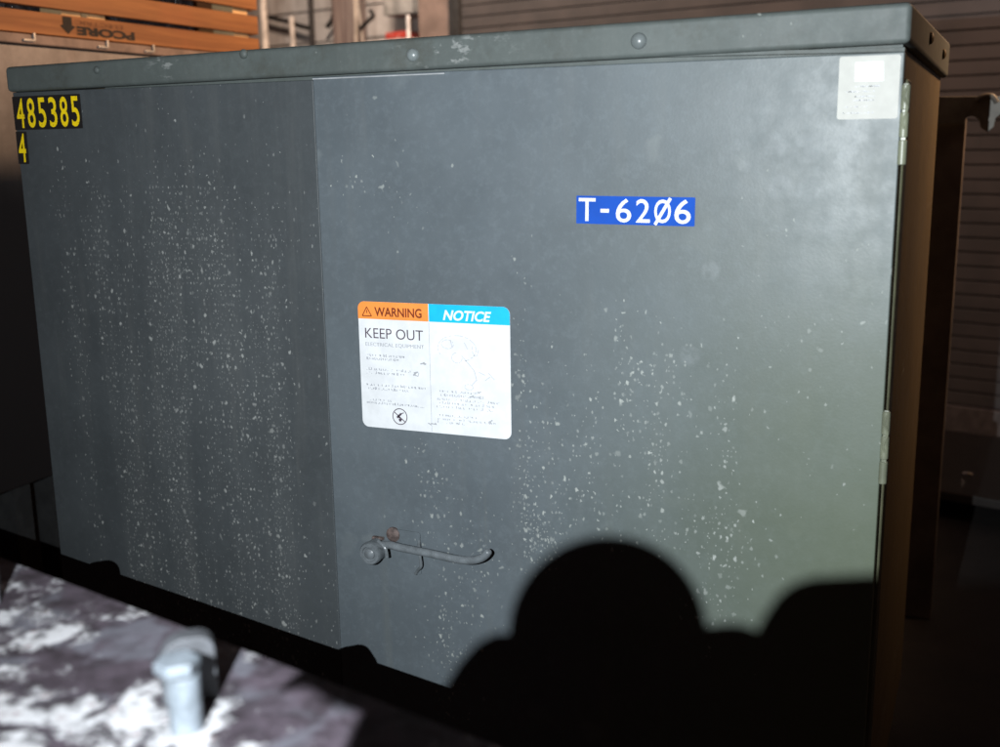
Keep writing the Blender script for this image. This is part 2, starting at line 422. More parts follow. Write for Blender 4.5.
words('WARNING', .115, .04, .435, .112, flat('warning_ink', (.16, .03, .01)), 'lettering', .022)
words('NOTICE', .575, .04, .885, .118, m_white, 'lettering', .028, .25)
words('KEEP OUT', .045, .205, .44, .285, m_ink, 'lettering', -.004)
words('ELECTRICAL EQUIPMENT', .045, .318, .445, .352, m_grey, 'lettering', -.004)
m = MB()
def bar(u0, v0, u1, v1, w=.0012, e=.0004):
    a, b = LP(u0, v0, e), LP(u1, v1, e); d = (b - a).normalized(); s_ = d.cross(EY) * w / 2
    m.face([a + s_, a - s_, b - s_, b + s_])
for q in ((.03, .112, .062, .042), (.062, .042, .094, .112), (.03, .112, .094, .112), (.062, .065, .062, .09)): bar(*q, w=.0015)
m.build('warning_triangle', flat('warning_ink', (.16, .03, .01)), warn, smooth=0)
# worn small print, long past reading
def smallprint(lines, mat, name):
    global m
    m = MB(); rnd = random.Random(5)
    for (u0, v, u1, dens) in lines:
        u = u0
        while u < u1:
            wd = rnd.uniform(.004, .009)
            if rnd.random() < dens:
                k = rnd.random(); hh = rnd.choice((.014, .014, .02))
                if k < .5: bar(u, v + .007, u, v + .007 - hh, .0011)
                if k > .3: bar(u, v + (.007 if k < .7 else -.004), u + wd * .8, v + (.007 if k < .7 else -.004), .0009)
                if k > .8: bar(u + wd * .7, v + .007, u + wd * .7, v - .006, .0009)
            u += wd + .0025
            if rnd.random() < .17: u += .009
    return m.build(name, mat, warn, smooth=0)
smallprint([(.055, .420, .31, .85), (.05, .448, .27, .95), (.045, .530, .36, .8), (.045, .560, .30, .75), (.03, .655, .44, .8), (.055, .685, .33, .85), (.06, .775, .21, .75), (.04, .80, .43, .85)], m_grey, 'small_print')
smallprint([(.52, .665, .79, .7), (.52, .695, .84, .8), (.52, .727, .93, .8), (.52, .757, .90, .75), (.52, .787, .88, .8), (.515, .855, .80, .7), (.52, .885, .90, .8), (.515, .91, .70, .7)], m_grey2, 'small_print')
m = MB()   # faded cable diagram on the right half
rnd = random.Random(3)
def blob(u, v, ru, rv, n=9, arc=1.0, w=.0011, a0=0):
    for i in range(int(n * arc)):
        a = a0 + 2 * math.pi * i / n; b_ = a0 + 2 * math.pi * (i + rnd.uniform(.5, 1)) / n
        bar(u + ru * math.cos(a), v + rv * math.sin(a), u + ru * math.cos(b_), v + rv * math.sin(b_), w)
blob(.66, .33, .125, .10, 22, .8, .0011, 2.6); blob(.60, .30, .04, .035, 9); blob(.66, .40, .035, .04, 9, .8); blob(.735, .62, .028, .022, 9); blob(.78, .33, .02, .05, 8, .7)
for q in ((.69, .38, .77, .49), (.77, .49, .785, .56), (.785, .56, .755, .60), (.62, .27, .63, .32), (.71, .28, .73, .33), (.80, .50, .84, .52), (.86, .50, .90, .55), (.84, .56, .87, .53)): bar(*q)
m.build('cable_diagram', flat('pale_diagram_ink', (.47, .48, .51)), warn, smooth=0)
m = MB()   # prohibition sign: hand under a struck-out circle
for i in range(28):
    a, b_ = 2 * math.pi * i / 28, 2 * math.pi * (i + 1) / 28; ru, rv = .049, .049 * ww / wh
    bar(.265 + ru * math.cos(a), .895 + rv * math.sin(a), .265 + ru * math.cos(b_), .895 + rv * math.sin(b_), .0013)
bar(.228, .862, .300, .935, .0014); bar(.245, .905, .275, .870, .0032); bar(.275, .870, .293, .862, .0013); bar(.255, .900, .268, .905, .002)
m.face([LP(.256, .915, .0005), LP(.266, .908, .0005), LP(.279, .915, .0005), LP(.274, .93, .0005), LP(.266, .936, .0005), LP(.259, .93, .0005)][::-1])
m.build('prohibition_sign', m_ink, warn, smooth=0)
for (u, v, k) in ((.435, .452, 8), (.385, .545, 8), (.46, .925, 3), (.495, .93, 4), (.755, .69, 4), (.87, .875, 6), (.80, .655, 3)):   # scuffs
    m = MB(); pu, pv = u, v
    for _ in range(k):
        nu, nv = u + rnd.uniform(-.02, .02), v + rnd.uniform(-.018, .018)
        bar(pu, pv, nu, nv, rnd.uniform(.0008, .0020), .0006 + .00005 * _); pu, pv = nu, nv
    m.build('scuff', m_ink2, warn, smooth=0)
m = MB(); bar(.481, .14, .481, .99, .0006); m.build('centre_line', m_grey2, warn, smooth=0)

# blue number strip
tc = W(636, 211, YD); tcU = EX
a0 = W(576.5, 209.5, YD); a1 = W(695, 212, YD); TU = (a1 - a0); tw = TU.length; TU.normalize(); TV = TU.cross(-EY) * -1
TV = UP - TU * UP.dot(TU); TV.normalize()
th = W(636, 196.5, YD).z - W(636, 225, YD).z
m = MB(); m.prism(rrect((a0 + a1) / 2, TU, TV, tw, th, .001, 2), -EY, .0006); num = m.build('blue_number_label', m_blue, cab)
m = MB(); cc = (a0 + a1) / 2 - EY * .0010
def tchr(ch, u0, u1, hh=.78, b=.004, dv=0.0): text_into(m, ch, cc + TU * (((u0 + u1) / 2 - .5) * tw) + TV * dv * th, TU, TV, (u1 - u0) * tw, th * hh, b)
tchr('-', .212, .285, .13, 0, -.02); tchr('6', .345, .475, .84); tchr('2', .515, .632, .82); tchr('O', .668, .805, .82, .004)
tchr('6', .835, .968, .84)
for (ua, ub, va, vb) in ((.022, .168, .30, .42), (.080, .108, -.40, .30)):
    q_ = [cc + TU * ((u - .5) * tw) + TV * (v * th) for u, v in ((ua, va), (ub, va), (ub, vb), (ua, vb))]; m.face(q_)
a = cc + TU * ((.677 - .5) * tw) - TV * (.47 * th); b_ = cc + TU * ((.800 - .5) * tw) + TV * (.46 * th); d = (b_ - a).normalized(); s_ = d.cross(EY) * .0021
e = -EY * .0003; m.face([a + s_ + e, a - s_ + e, b_ - s_ + e, b_ + s_ + e])
m.build('number', m_white, num, smooth=0)

# yellow number plates at top left
YP = D - .0009
def plate(pxs, digits, name):
    q = quadmap(pxs); c0 = q(.5, .5, YP); U = q(1, .5, YP) - q(0, .5, YP); w_ = U.length; U.normalize(); h_ = (q(.5, 0, YP) - q(.5, 1, YP)).length
    V = (UP - U * UP.dot(U)).normalized()
    m = MB(); m.prism(rrect(c0, U, V, w_, h_, .0015, 2), -EY, .0008); pl = m.build(name, m_black, cab)
    n = len(digits)
    for i, ch in enumerate(digits):
        m = MB(); u = (i + .5) / n + (.012 if n > 1 else 0)
        text_into(m, ch, c0 + U * ((u - .5) * w_ * .97) - EY * .0013, U, V, w_ * .68 / n, h_ * .88, .010)
        m.build('digit', m_yel, pl, smooth=0)
plate([(12.5, 96.5), (80, 94), (83, 128), (15.5, 130.5)], '485385', 'number_plate')
plate([(16, 131.5), (26.5, 131.5), (29.5, 164), (19, 164)], '4', 'number_plate')
# pale instruction sticker in the top right corner
q = quadmap([(839.5, 56), (903.5, 55), (900.5, 119.5), (835.5, 118.5)])
c0 = q(.5, .5, YD); w_ = (q(1, .5, YD) - q(0, .5, YD)).length; h_ = (q(.5, 0, YD) - q(.5, 1, YD)).length
w_ -= .004; c0.x -= .001
m = MB(); m.prism(rrect(c0, EX, UP, w_, h_, .003, 3), -EY, .0006); stk = m.build('instruction_sticker', m_silver, cab)
wc, WU, WV, ww, wh, warn = c0, EX, UP, w_, h_, stk
m = MB(); m.face([LP(.27, .10), LP(.72, .10), LP(.74, .40), LP(.27, .40)][::-1]); m.build('white_square', m_white, stk, smooth=0)
smallprint([(.28, .48, .68, .8), (.12, .56, .60, .8), (.28, .64, .62, .8), (.26, .70, .6, .8), (.1, .80, .5, .6), (.1, .90, .6, .5)], m_grey2, 'small_print')

# ================================================================= FLASH position
S_ = 1.0
H = .38
Lc = Vector((-.196, -.020, 0.0))         # right, down, forward of the lens
LW = M @ Lc

# ================================================================= FOREGROUND BEAM
t = NT('peeling_paint')
n1 = t.noise(t.map((1, 1, 1), (.13, .42, 0)), 9, 6, .62, .8); n2 = t.noise(t.co, 38, 5, .65); n3 = t.noise(t.map((1, 1, 1), (4, 2, 0)), 16, 4, .6, .6)
c = t.mix(t.ramp(n2, .3, .7), (.014, .009, .013), (.060, .046, .060))
c = t.mix(t.math('MULTIPLY', t.ramp(n3, .5, .66), .8), c, (.10, .10, .12))
s0 = t.sep()
pw = t.math('ADD', n1, t.math('ADD', t.math('MULTIPLY', t.math('SUBTRACT', n2, .5), .40), t.math('MULTIPLY', t.math('SUBTRACT', t.noise(t.co, 120, 4, .7), .5), .30)))
pw = t.math('SUBTRACT', pw, t.ramp(s0[1], .06, .25, 0, .12))
white = t.ramp(pw, .43, .52)
c = t.mix(white, c, (.43, .43, .445))
c = t.mix(t.math('MULTIPLY', t.ramp(t.noise(t.co, 60, 3), .60, .70), white), c, (.15, .10, .10))
c = t.mix(t.spots(.05, .05, .16, .72, (3, 1, 1)), c, (.40, .25, .12))
t.col(c); t.rough(.75); t.bump(t.math('ADD', t.math('MULTIPLY', white, 1.2), t.math('MULTIPLY', n2, 1.0)), .8, .003)
m_beam = t.m
edge = [(-420, 394), (-260, 456.5), (-80, 526), (0, 557), (90, 590.5), (185, 627), (262, 656), (370, 697), (480, 739), (640, 800), (900, 898), (1300, 1050)]
E3 = [G(a, b, H) for a, b in edge]
sh = Vector((.03, -.55, 0))
mb = MB(); mb.prism(E3 + [E3[-1] + sh, E3[0] + sh], -UP, .022, .0012, 2)
bt = Vector((E3[5].x, E3[5].y - .25, -CZ))
beam = thing('steel_beam', bt, 'rusty steel beam top with peeling white paint, blurred in the near lower left', 'beam')
mb.build('top_flange', m_beam, beam)
eu = (E3[7] - E3[3]).normalized(); en = eu.cross(UP)
c0 = E3[5] - EY * .26 - UP * .022
mb = MB(); mb.box(c0 - eu * 1.0 - UP * .20, eu, UP, EY, 2.0, .20, .012); mb.build('web', m_beam, beam)
mb = MB(); mb.box(c0 - eu * 1.0 - UP * .222 - EY * .15, eu, EY, UP, 2.0, .31, .022); mb.build('bottom_flange', m_beam, beam)
for k in (-.9, .8):
    mb = MB(); mb.box(c0 + eu * k - UP * .222 - EY * .1, eu, EY, UP, .1, .2, -(CZ + (c0 - UP * .222).z)); mb.build('post', m_dark, beam)

# bolt + lifting lug, twice along the flange
m_galv = simple('galvanised_steel', (.13, .15, .17), .5, 0, .3, 70, .3)
m_lug = simple('grey_lug_paint', (.055, .058, .065), .6, 0, .35, 40, .4)
bb = G(187, 728, H)
def atdepth(px, py, p):            # the point on this pixel's ray above base p (same distance)
    r = ray(px, py); return r * (p.y / r.y)
zt = atdepth(181, 660, bb).z
hb = zt - bb.z
wpx = 35 / F * (ray(187, 700).normalized().dot(ray(500, 373.5).normalized()) and bb.length) * 1.0
rb = wpx / 2; sdv = Vector((bb.y, -bb.x, 0)).normalized()
anchor = thing('anchor_bolt', bb, 'pale galvanised bolt standing upright on the near beam before the grey lug', 'bolt')
mb = MB(); mb.lathe(bb - UP * .004, UP, [(rb * .88, 0), (rb * .88, hb * .86), (rb * .84, hb * .88)], 32); mb.build('shank', m_galv, anchor)
mb = MB(); mb.lathe(bb + UP * (hb * .86) - sdv * .003, UP, [(rb * 1.12, 0), (rb * 1.18, .0015), (rb * 1.18, hb * .14), (rb * 1.10, hb * .165), (rb * .5, hb * .17), (0, hb * .17)], 6); mb.build('head', m_galv, anchor)
lb = G(191, 702, H); ztop = atdepth(191, 640, lb).z; hl = ztop - lb.z
fr = Vector((lb.x, lb.y, 0)).normalized(); sd = Vector((fr.y, -fr.x, 0))
wl_ = 50 / F * lb.length
pr = []
for (u, v) in [(-.5, -.005), (.5, -.005)]: pr.append(lb + sd * (u * wl_) + UP * (v * hl))
for i in range(9):
    a = R(90 * i / 8); pr.append(lb + sd * (wl_ * .5 - .011 + .011 * math.cos(a)) + UP * (hl - .011 + .011 * math.sin(a)))
for i in range(9):
    a = R(90 + 90 * i / 8); pr.append(lb + sd * (-wl_ * .5 + .018 + .018 * math.cos(a)) + UP * (hl - .018 + .018 * math.sin(a)))
mb = MB(); mb.prism(pr, fr, .016, .003, 3)
lug = mb.build('lifting_lug', m_lug, None, lb); tag(lug, 'rounded grey steel lug standing right behind the pale bolt', 'lug', 'lugs along the near beam')
# the next pair farther along the same flange
def px_of(w):
    c = M.transposed() @ w; return 500 + F * c.x / c.z
top = Vector((lb.x, lb.y, ztop)); k = 0
while px_of(top + eu * k) > -30 and k > -1: k -= .002
def dup(o, off, label):
    c = o.copy(); COL.objects.link(c); c.location = o.location + off; c['label'] = label
    for ch in o.children:
        d = ch.copy(); COL.objects.link(d); d.parent = c
    return c
dup(lug, eu * k, 'second lug of the near beam, just outside the left edge of the picture')

# ================================================================= OCCLUDERS added out of view by the flash, shaped to cast the door shadow
m_rub = simple('blocker_black', (.012, .012, .012), .8)
def OC(px, py, k=.080):            # a point between flash and the shadow point px,py of the door
    return LW + (W(px, py - 7) - LW) * k
ctr = OC(608, 642); rr = (OC(608 + 98, 642) - OC(608 - 98, 642)).length / 2
fd = (W(608, 642) - LW).normalized(); fz = (UP - fd * fd.z).normalized()
th0 = thing('shadow_blocker', Vector((ctr.x, ctr.y, -CZ)), 'added unseen black blocker beside the camera, shaped to throw the round shadow on the door', 'stand')
def occ(name, pts, k=.08):
    P = [OC(a, b, k) for a, b in pts]
    m = MB(); m.prism(P, -fd, .004, .0004, 2); return m.build(name, m_rub, th0)
circ = [(608 + 97 * math.cos(R(a)), 643 + 98 * math.sin(R(a))) for a in range(0, 360, 10)]
occ('round_blocker', circ)
occ('side_blocker', [(436, 712), (450, 690), (464, 668), (480, 650), (496, 641), (510, 640), (522, 650), (545, 690), (560, 738), (520, 735), (490, 724), (460, 708)], .081)
occ('middle_blocker', [(690, 640), (706, 633), (725, 631), (740, 632), (760, 640), (775, 660), (775, 900), (640, 900)], .0795)
occ('wide_blocker', [(745, 660), (764, 622), (776, 604), (790, 592), (806, 586), (860, 583), (905, 582), (1060, 590), (1400, 640), (1400, 1200), (540, 1200), (527, 760), (523, 690), (540, 680), (560, 690), (745, 700)], .0785)
pb_ = OC(680, 760, .079)
mb = MB(); mb.lathe(Vector((pb_.x, pb_.y, -CZ + .01)), UP, [(.008, 0), (.008, pb_.z + CZ - .01)], 20); mb.lathe(Vector((pb_.x, pb_.y, -CZ + .001)), UP, [(.11, 0), (.11, .008), (.02, .014), (.012, .03)], 32)
mb.build('pole', m_rub, th0)  # added support for the unseen blocker

# ================================================================= THE SETTING
t = NT('concrete'); n = t.noise(t.co, 3, 6, .65)
t.col(t.mix(t.ramp(n, .3, .7), (.008, .007, .007), (.022, .018, .016))); t.rough(.7); t.bump(t.noise(t.co, 60, 4), .4, .003); m_floor = t.m
mb = MB(); mb.face([Vector((-12, -4, -CZ)), Vector((8, -4, -CZ)), Vector((8, 14, -CZ)), Vector((-12, 14, -CZ))])
fl = mb.build('floor', m_floor, smooth=0); tag(fl, kind='structure')

# back line of the room: shutter plane through the foot seen at (950,432)
O = G(950, 432, CZ); ud = ray(-1000, 160.8); ud.z = 0; ud.normalize(); BR = -ud; BN = Vector((-BR.y, BR.x, 0))
if BN.y < 0: BN = -BN
def B(px, py, off=0.0):
    r = ray(px, py); o = O + BN * off; return r * (o.dot(BN) / r.dot(BN))
def bs(px, py, off=0.0): return (B(px, py, off) - O).dot(BR)
def bx(mb, s0, s1, n0, n1, z0, z1, bev=0.0):
    mb.box(O + BR * s0 + BN * n0 + UP * (z0 - O.z), BR, BN, UP, s1 - s0, n1 - n0, z1 - z0, bev); return mb
sL = bs(462, 20)
# roller shutter
t = NT('shutter_paint'); n = t.noise(t.map((1, 1, 1)), 6, 5, .6)
t.col(t.mix(t.ramp(n, .3, .7), (.058, .053, .052), (.080, .070, .067))); t.rough(.6); t.bump(t.noise(t.co, 40, 3), .2, .001); m_shut = t.m
pitch = .0585; ztop_ = 1.7; ns = int((ztop_ + CZ - .12) / pitch)
sR = sL + 6.0; prof = []
z = -CZ + .12
for i in range(ns):
    prof += [(.001, z + .0058), (0, z + .008), (0, z + pitch - .003), (.001, z + pitch - .0008), (.022, z + pitch), (.022, z + pitch + .0052)]
    z += pitch
mb = MB(); A = [mb.bm.verts.new(O + BR * sL + BN * p[0] + UP * (p[1] - O.z)) for p in prof]; Bv = [mb.bm.verts.new(O + BR * sR + BN * p[0] + UP * (p[1] - O.z)) for p in prof]
for i in range(len(prof) - 1): mb.bm.faces.new((A[i], Bv[i], Bv[i + 1], A[i + 1]))
so = O + BR * ((sL + sR) / 2)
sh_ = thing('roller_shutter', so, 'wide brownish grey roller shutter door closing the back of the room', 'shutter')
mb.build('curtain', m_shut, sh_, smooth=0)
mb = MB(); bx(mb, sL, sR, -.015, .03, -CZ + .004, -CZ + .118, .004); mb.build('bottom_bar', simple('bar_paint', (.10, .085, .08), .5), sh_)
mb = MB(); bx(mb, sL - .07, sL - .002, -.03, .06, -CZ + .002, ztop_, .004); bx(mb, sL - .035, sL - .025, -.038, -.031, -CZ + .002, ztop_); mb.build('guide_rail', m_dark, sh_)

# back wall left of the shutter: pale panels with dark joints
m_wall = None
t = NT('old_wall_paint'); n = t.noise(t.co, 4, 6, .7); n2 = t.noise(t.map((14, 14, 2)), 1, 4, .6)
c = t.mix(t.ramp(n, .35, .68), (.42, .38, .35), (.60, .56, .52)); c = t.mix(t.math('MULTIPLY', t.ramp(n2, .5, .75), .5), c, (.22, .17, .14))
t.col(c); t.rough(.8); m_wall = t.m
zj = [-CZ, -.55, .05, B(300, 41, .3).z - .02, B(300, 41, .3).z + .17, 1.2, 2.0]
mb = MB(); bx(mb, sL - 5.0, sL - .26, .325, .42, -CZ, 2.2)
for sv0, sv1 in ((sL - 5.0, bs(310, 20, .3) - .008), (bs(310, 20, .3) + .008, sL - .28)):
    for za, zb in zip(zj, zj[1:]): bx(mb, sv0, sv1, .30, .322, za + .006, zb - .006, .002)
bw = mb.build('back_wall', m_wall, smooth=0); tag(bw, 'pale stained panelled wall with dark joints behind the crates', 'wall')
# column beside the shutter
m_col = simple('brown_column_paint', (.21, .155, .13), .6, 0, .2, 8, .2)
s0_, s1_ = bs(418, 15, -.02), sL - .075
mb = MB(); bx(mb, s0_, s1_, -.02, .25, -CZ + .002, 2.2, .006); c_ = mb.build('column', m_col); tag(c_, 'plain brown painted column at the left side of the shutter', 'column')
# wooden post and things hanging by it
m_pw = simple('weathered_wood', (.27, .20, .17), .8, 0, .35, 6, .5)
t = NT('weathered_plank'); n = t.noise(t.map((30, 30, 1.5)), 1, 5, .7); t.col(t.mix(t.ramp(n, .35, .7), (.17, .12, .105), (.36, .29, .25))); t.rough(.85); m_pw = t.m
mb = MB(); bx(mb, bs(337, 15, .2), bs(357, 15, .2), .16, .28, -CZ + .002, 2.1, .005); c_ = mb.build('wooden_post', m_pw); tag(c_, 'weathered wooden post standing before the pale wall', 'post')
m_rope = simple('rope', (.42, .36, .30), .9)
def hang(name, pts, off, r, mat, label, cat):
    m = MB(); m.tube([B(a, b, off) for a, b in pts], r, 10); o = m.build(name, mat); return tag(o, label, cat)
hang('rope', [(359, -40), (358, 0), (360, 20), (363, 45), (364, 90)], .14, .008, m_rope, 'pale rope hanging down the right face of the wooden post', 'rope')
hang('rope', [(354, -40), (355, 0), (356, 25), (356, 60), (356, 90)], .13, .011, m_rope, 'straight thick pale rope hanging against the middle of the wooden post', 'rope')
m_pipe = simple('pale_pipe', (.55, .50, .45), .4)
def pole(px, py0, off, r, mat, label, ztop=None, name='pipe', cat='pipe'):
    p = B(px, py0, off); m = MB(); z0 = -CZ + .001
    zt_ = ztop if ztop is not None else 2.1
    m.lathe(Vector((p.x, p.y, z0)), UP, [(r, 0), (r, zt_ - z0), (r * .7, zt_ - z0 + .004)], 16); o = m.build(name, mat); return tag(o, label, cat)
pole(264, 25, -.25, .021, m_pipe, 'full height pale pipe just right of the wooden crate')
pole(292, 30, .05, .016, m_pipe, 'short pale pipe ending in a cap between crate and wooden post', B(292, 17, .05).z)
pole(408.5, 30, -.05, .011, simple('white_rod_paint', (.70, .68, .66), .4), 'thin white rod standing before the red box', B(408, 16, -.05).z, 'rod', 'rod')
pole(311.5, 20, .22, .017, m_black, 'black vertical conduit on the pale wall', None, 'conduit', 'conduit')
# black torn strap draped over the wall panels
hang('strap', [(266, 16), (276, 19), (290, 22), (300, 26), (309, 28)], .24, .014, m_black, 'black strap sagging left of the black conduit', 'strap')
hang('strap', [(333, -4), (334, 10), (332, 20), (327, 27)], .24, .014, m_black, 'short black strap curling left of the wooden post', 'strap')
hang('strap', [(370, 10), (373, 16), (367, 22), (361, 28)], .13, .012, m_black, 'bent black strap just right of the wooden post', 'strap')
# grey wrapped crate and red box
m_gb = simple('grey_box_paint', (.30, .29, .27), .6, 0, .4, 10, .3)
s0_, s1_ = bs(383, 10, .05), bs(412, 10, .05)
mb = MB(); bx(mb, s0_, s1_, .05, .27, B(395, 15, .05).z, 1.5, .01); gb = mb.build('wall_box', m_gb); tag(gb, 'stained grey metal box on the wall above the red box', 'box')
s0_, s1_ = bs(366, 30, .1), bs(412, 30, .1)
mb = MB(); bx(mb, s0_, s1_, .08, .27, -CZ + .002, B(390, 39, .1).z - .002, .01); sb = mb.build('pale_chest', m_wall); tag(sb, 'pale chest under the red box beside the column', 'chest')
t = NT('red_box_paint'); n = t.noise(t.co, 60, 3); t.col(t.mix(t.ramp(n, .58, .62), (.50, .045, .03), (.6, .3, .25))); t.rough(.5)
s0_, s1_ = bs(385, 33, .1), bs(406, 33, .1); mb = MB(); bx(mb, s0_, s1_, .10, .22, B(390, 39, .1).z, B(390, 32, .1).z, .006)
rb_ = mb.build('red_box', t.m); tag(rb_, 'small red box with pale marking, next to the thin white rod', 'box')

# pale enclosure at the left, its side face running away from the camera
XE = -2.0
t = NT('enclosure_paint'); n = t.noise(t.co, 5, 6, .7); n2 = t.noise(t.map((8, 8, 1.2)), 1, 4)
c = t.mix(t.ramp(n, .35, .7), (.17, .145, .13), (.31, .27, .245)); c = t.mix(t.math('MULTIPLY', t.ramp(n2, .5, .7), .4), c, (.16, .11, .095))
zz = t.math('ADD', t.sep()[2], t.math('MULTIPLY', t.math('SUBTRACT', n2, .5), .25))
c = t.mix(t.ramp(zz, 1.10, 1.56, 1, 0), c, (.014, .011, .011))  # lamp falloff painted into the colour: side darkens towards the floor
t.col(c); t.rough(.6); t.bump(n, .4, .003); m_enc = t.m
ze = SX(60, 48, XE).z; zeb = SX(0, 495, XE).z
en_ = thing('pale_enclosure', (XE - .5, 2.7, -CZ), 'large pale dented steel enclosure left of the green cabinet, under the wooden crate', 'enclosure')
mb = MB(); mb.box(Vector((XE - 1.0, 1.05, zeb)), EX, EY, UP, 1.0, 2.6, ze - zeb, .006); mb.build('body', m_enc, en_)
mb = MB(); mb.box(Vector((XE - 1.01, 1.04, ze + .001)), EX, EY, UP, 1.025, 2.62, .022, .004); mb.build('lid', simple('enclosure_lid_paint', (.17, .12, .10), .6), en_)
mb = MB(); mb.box(Vector((XE - .9, 1.2, -CZ)), EX, EY, UP, .75, 2.3, zeb + CZ + .002); mb.build('plinth', m_dark, en_)
for px in (20, 60):
    p = SX(px, 500, XE); mb = MB(); mb.box(Vector((XE - .08, p.y, -CZ + .001)), EX, EY, UP, .06, .05, zeb + CZ + .003); mb.build('leg', m_dark, en_)
m_clip = simple('clip_steel', (.40, .37, .34), .35, .4)
for px, py in ((38, 40), (111, 46), (157, 51)):
    p = SX(px, py, XE + .03); mb = MB()
    mb.box(Vector((XE + .0155, p.y - .03, ze + .006)), EX, EY, UP, .006, .032, .006, .002); mb.box(Vector((XE + .0155, p.y - .002, ze + .008)), EX, EY, UP, .006, .007, .018, .002)
    mb.build('clip', m_clip, en_)
# timber on the floor beside it
mw = NT('crate_wood'); s = mw.sep(); n = mw.noise(mw.map((1, .7, 14)), 3.0, 5, .65, .4); nb = mw.noise(mw.co, 2.2, 4)
c = mw.mix(mw.ramp(n, .3, .7), (.165, .062, .019), (.285, .118, .038)); c = mw.mix(mw.math('MULTIPLY', mw.ramp(nb, .5, .72), .6), c, (.27, .085, .03))
c = mw.mix(mw.spots(.22, .03, .12, .55, (3, 0, 2), 1), c, (.10, .035, .015)); mw.col(c); mw.rough(.7); mw.bump(n, .3, .002); m_cw = mw.m
p0, p1 = G(18, 575, 1.12), G(70, 552, 1.12)
mb = MB(); mb.box(Vector((-2.15, 1.72, -CZ + .001)), EX, EY, UP, .30, 1.0, .13, .006)
c_ = mb.build('timber_skid', simple('dark_timber', (.16, .10, .065), .85, 0, .3, 14, .4)); tag(c_, 'short dark timber lying on the floor by the lower left cabinet corner', 'timber')

# the wooden crate on the enclosure
XC = XE - .05
ztb = ze + .024
def zat(px, py): return SX(px, py, XC).z
yA, yB = 1.45, SX(259, 40, XC).y
zs = [(zat(60, 36.0), zat(60, 14.3)), (zat(160, 22.0), zat(160, 1.5)), (zat(250, 9.0), zat(250, 9.0) + .085)]
cr = thing('wooden_crate', (XC - .45, (yA + yB) / 2, ztb), 'orange brown slatted wooden crate with black upside down lettering', 'crate')
mb = MB(); mb.box(Vector((XC - .10, yA, ztb)), EX, EY, UP, .10, yB - yA, zs[0][0] - ztb - .016, .003); mb.build('runner', simple('runner_wood', (.25, .12, .06), .8, 0, .3, 8, .3), cr)
for za, zb in zs:
    mb = MB(); mb.box(Vector((XC - .022, yA, za)), EX, EY, UP, .022, yB - yA, zb - za, .002); mb.build('slat', m_cw, cr)
    mb = MB(); mb.box(Vector((XC - .92, yA, za)), EX, EY, UP, .022, yB - yA, zb - za, .002); mb.build('slat', m_cw, cr)
    mb = MB(); mb.box(Vector((XC - .89, yB - .003, za)), EX, EY, UP, .86, .02, zb - za, .002); mb.build('slat', m_cw, cr)
m_pale = simple('fresh_wood', (.62, .40, .20), .75, 0, .2, 12, .2)
zg0, zg1 = zs[0][1], zs[1][0]
for a, b_ in ((68, 88), (93.5, 112)):
    ya, yb_ = SX(a, 10, XC).y, SX(b_, 14, XC).y
    mb = MB(); mb.box(Vector((XC - .09, ya, zg0 - .03)), EX, EY, UP, .067, yb_ - ya, zg1 - zg0 + .06, .002); mb.build('spacer_block', m_pale, cr)
for yy in (yA, yB - .085):
    mb = MB(); mb.box(Vector((XC - .10, yy, ztb + .001)), EX, EY, UP, .075, .07, zs[2][1] - ztb, .003); mb.build('corner_post', m_pale, cr)
# stencil lettering, upside down on the lowest slat
tp = zs[0]; hh = tp[1] - tp[0]
def stencil(mb, txt, pa, pb, fz, fh, bold):
    ya, yb_ = SX(pa, 25, XC).y, SX(pb, 32, XC).y
    text_into(mb, txt, Vector((XC + .0015, (ya + yb_) / 2, tp[0] + hh * fz)), -EY, -UP, yb_ - ya, hh * fh, bold)
m_st = simple('stencil_ink', (.012, .008, .006), .8, 0, .4, 50, 0)
mb = MB(); stencil(mb, 'PCORE', 76, 134, .34, .42, .05); lt_ = mb.build('stencil_lettering', m_st, cr, smooth=0)
mb = MB(); stencil(mb, 'ELECTRIC', 75, 123, .72, .20, .0); mb.build('stencil_lettering', simple('faded_stencil_ink', (.13, .05, .02), .8, 0, .4, 50, 0), cr, smooth=0)
mb = MB(); ya = SX(62, 16, XC).y; yb_ = SX(71, 18, XC).y; ym = (ya + yb_) / 2
mb.face([Vector((XC + .0015, y_, tp[0] + hh * f_)) for y_, f_ in ((ya, .93), (yb_, .93), (yb_, .55), (yb_ + .01, .50), (ym, .13), (ya - .01, .50), (ya, .55))][::-1]); mb.build('stencil_arrow', m_st, cr, smooth=0)
# dark plastic wrapped load inside the crate
t = NT('wrap_plastic'); n = t.noise(t.co, 18, 4, .6, 1.5); t.col(t.mix(t.ramp(n, .4, .7), (.03, .03, .035), (.10, .09, .09))); t.rough(.22); t.bump(n, 1.0, .03)
mb = MB(); mb.box(Vector((XC - .85, yA + .1, ztb + .004)), EX, EY, UP, .74, yB - yA - .24, zs[2][1] - ztb, .02, 3)
c_ = mb.build('wrapped_load', t.m); tag(c_, 'dark plastic wrapped load glinting between the slats of the wooden crate', 'load')

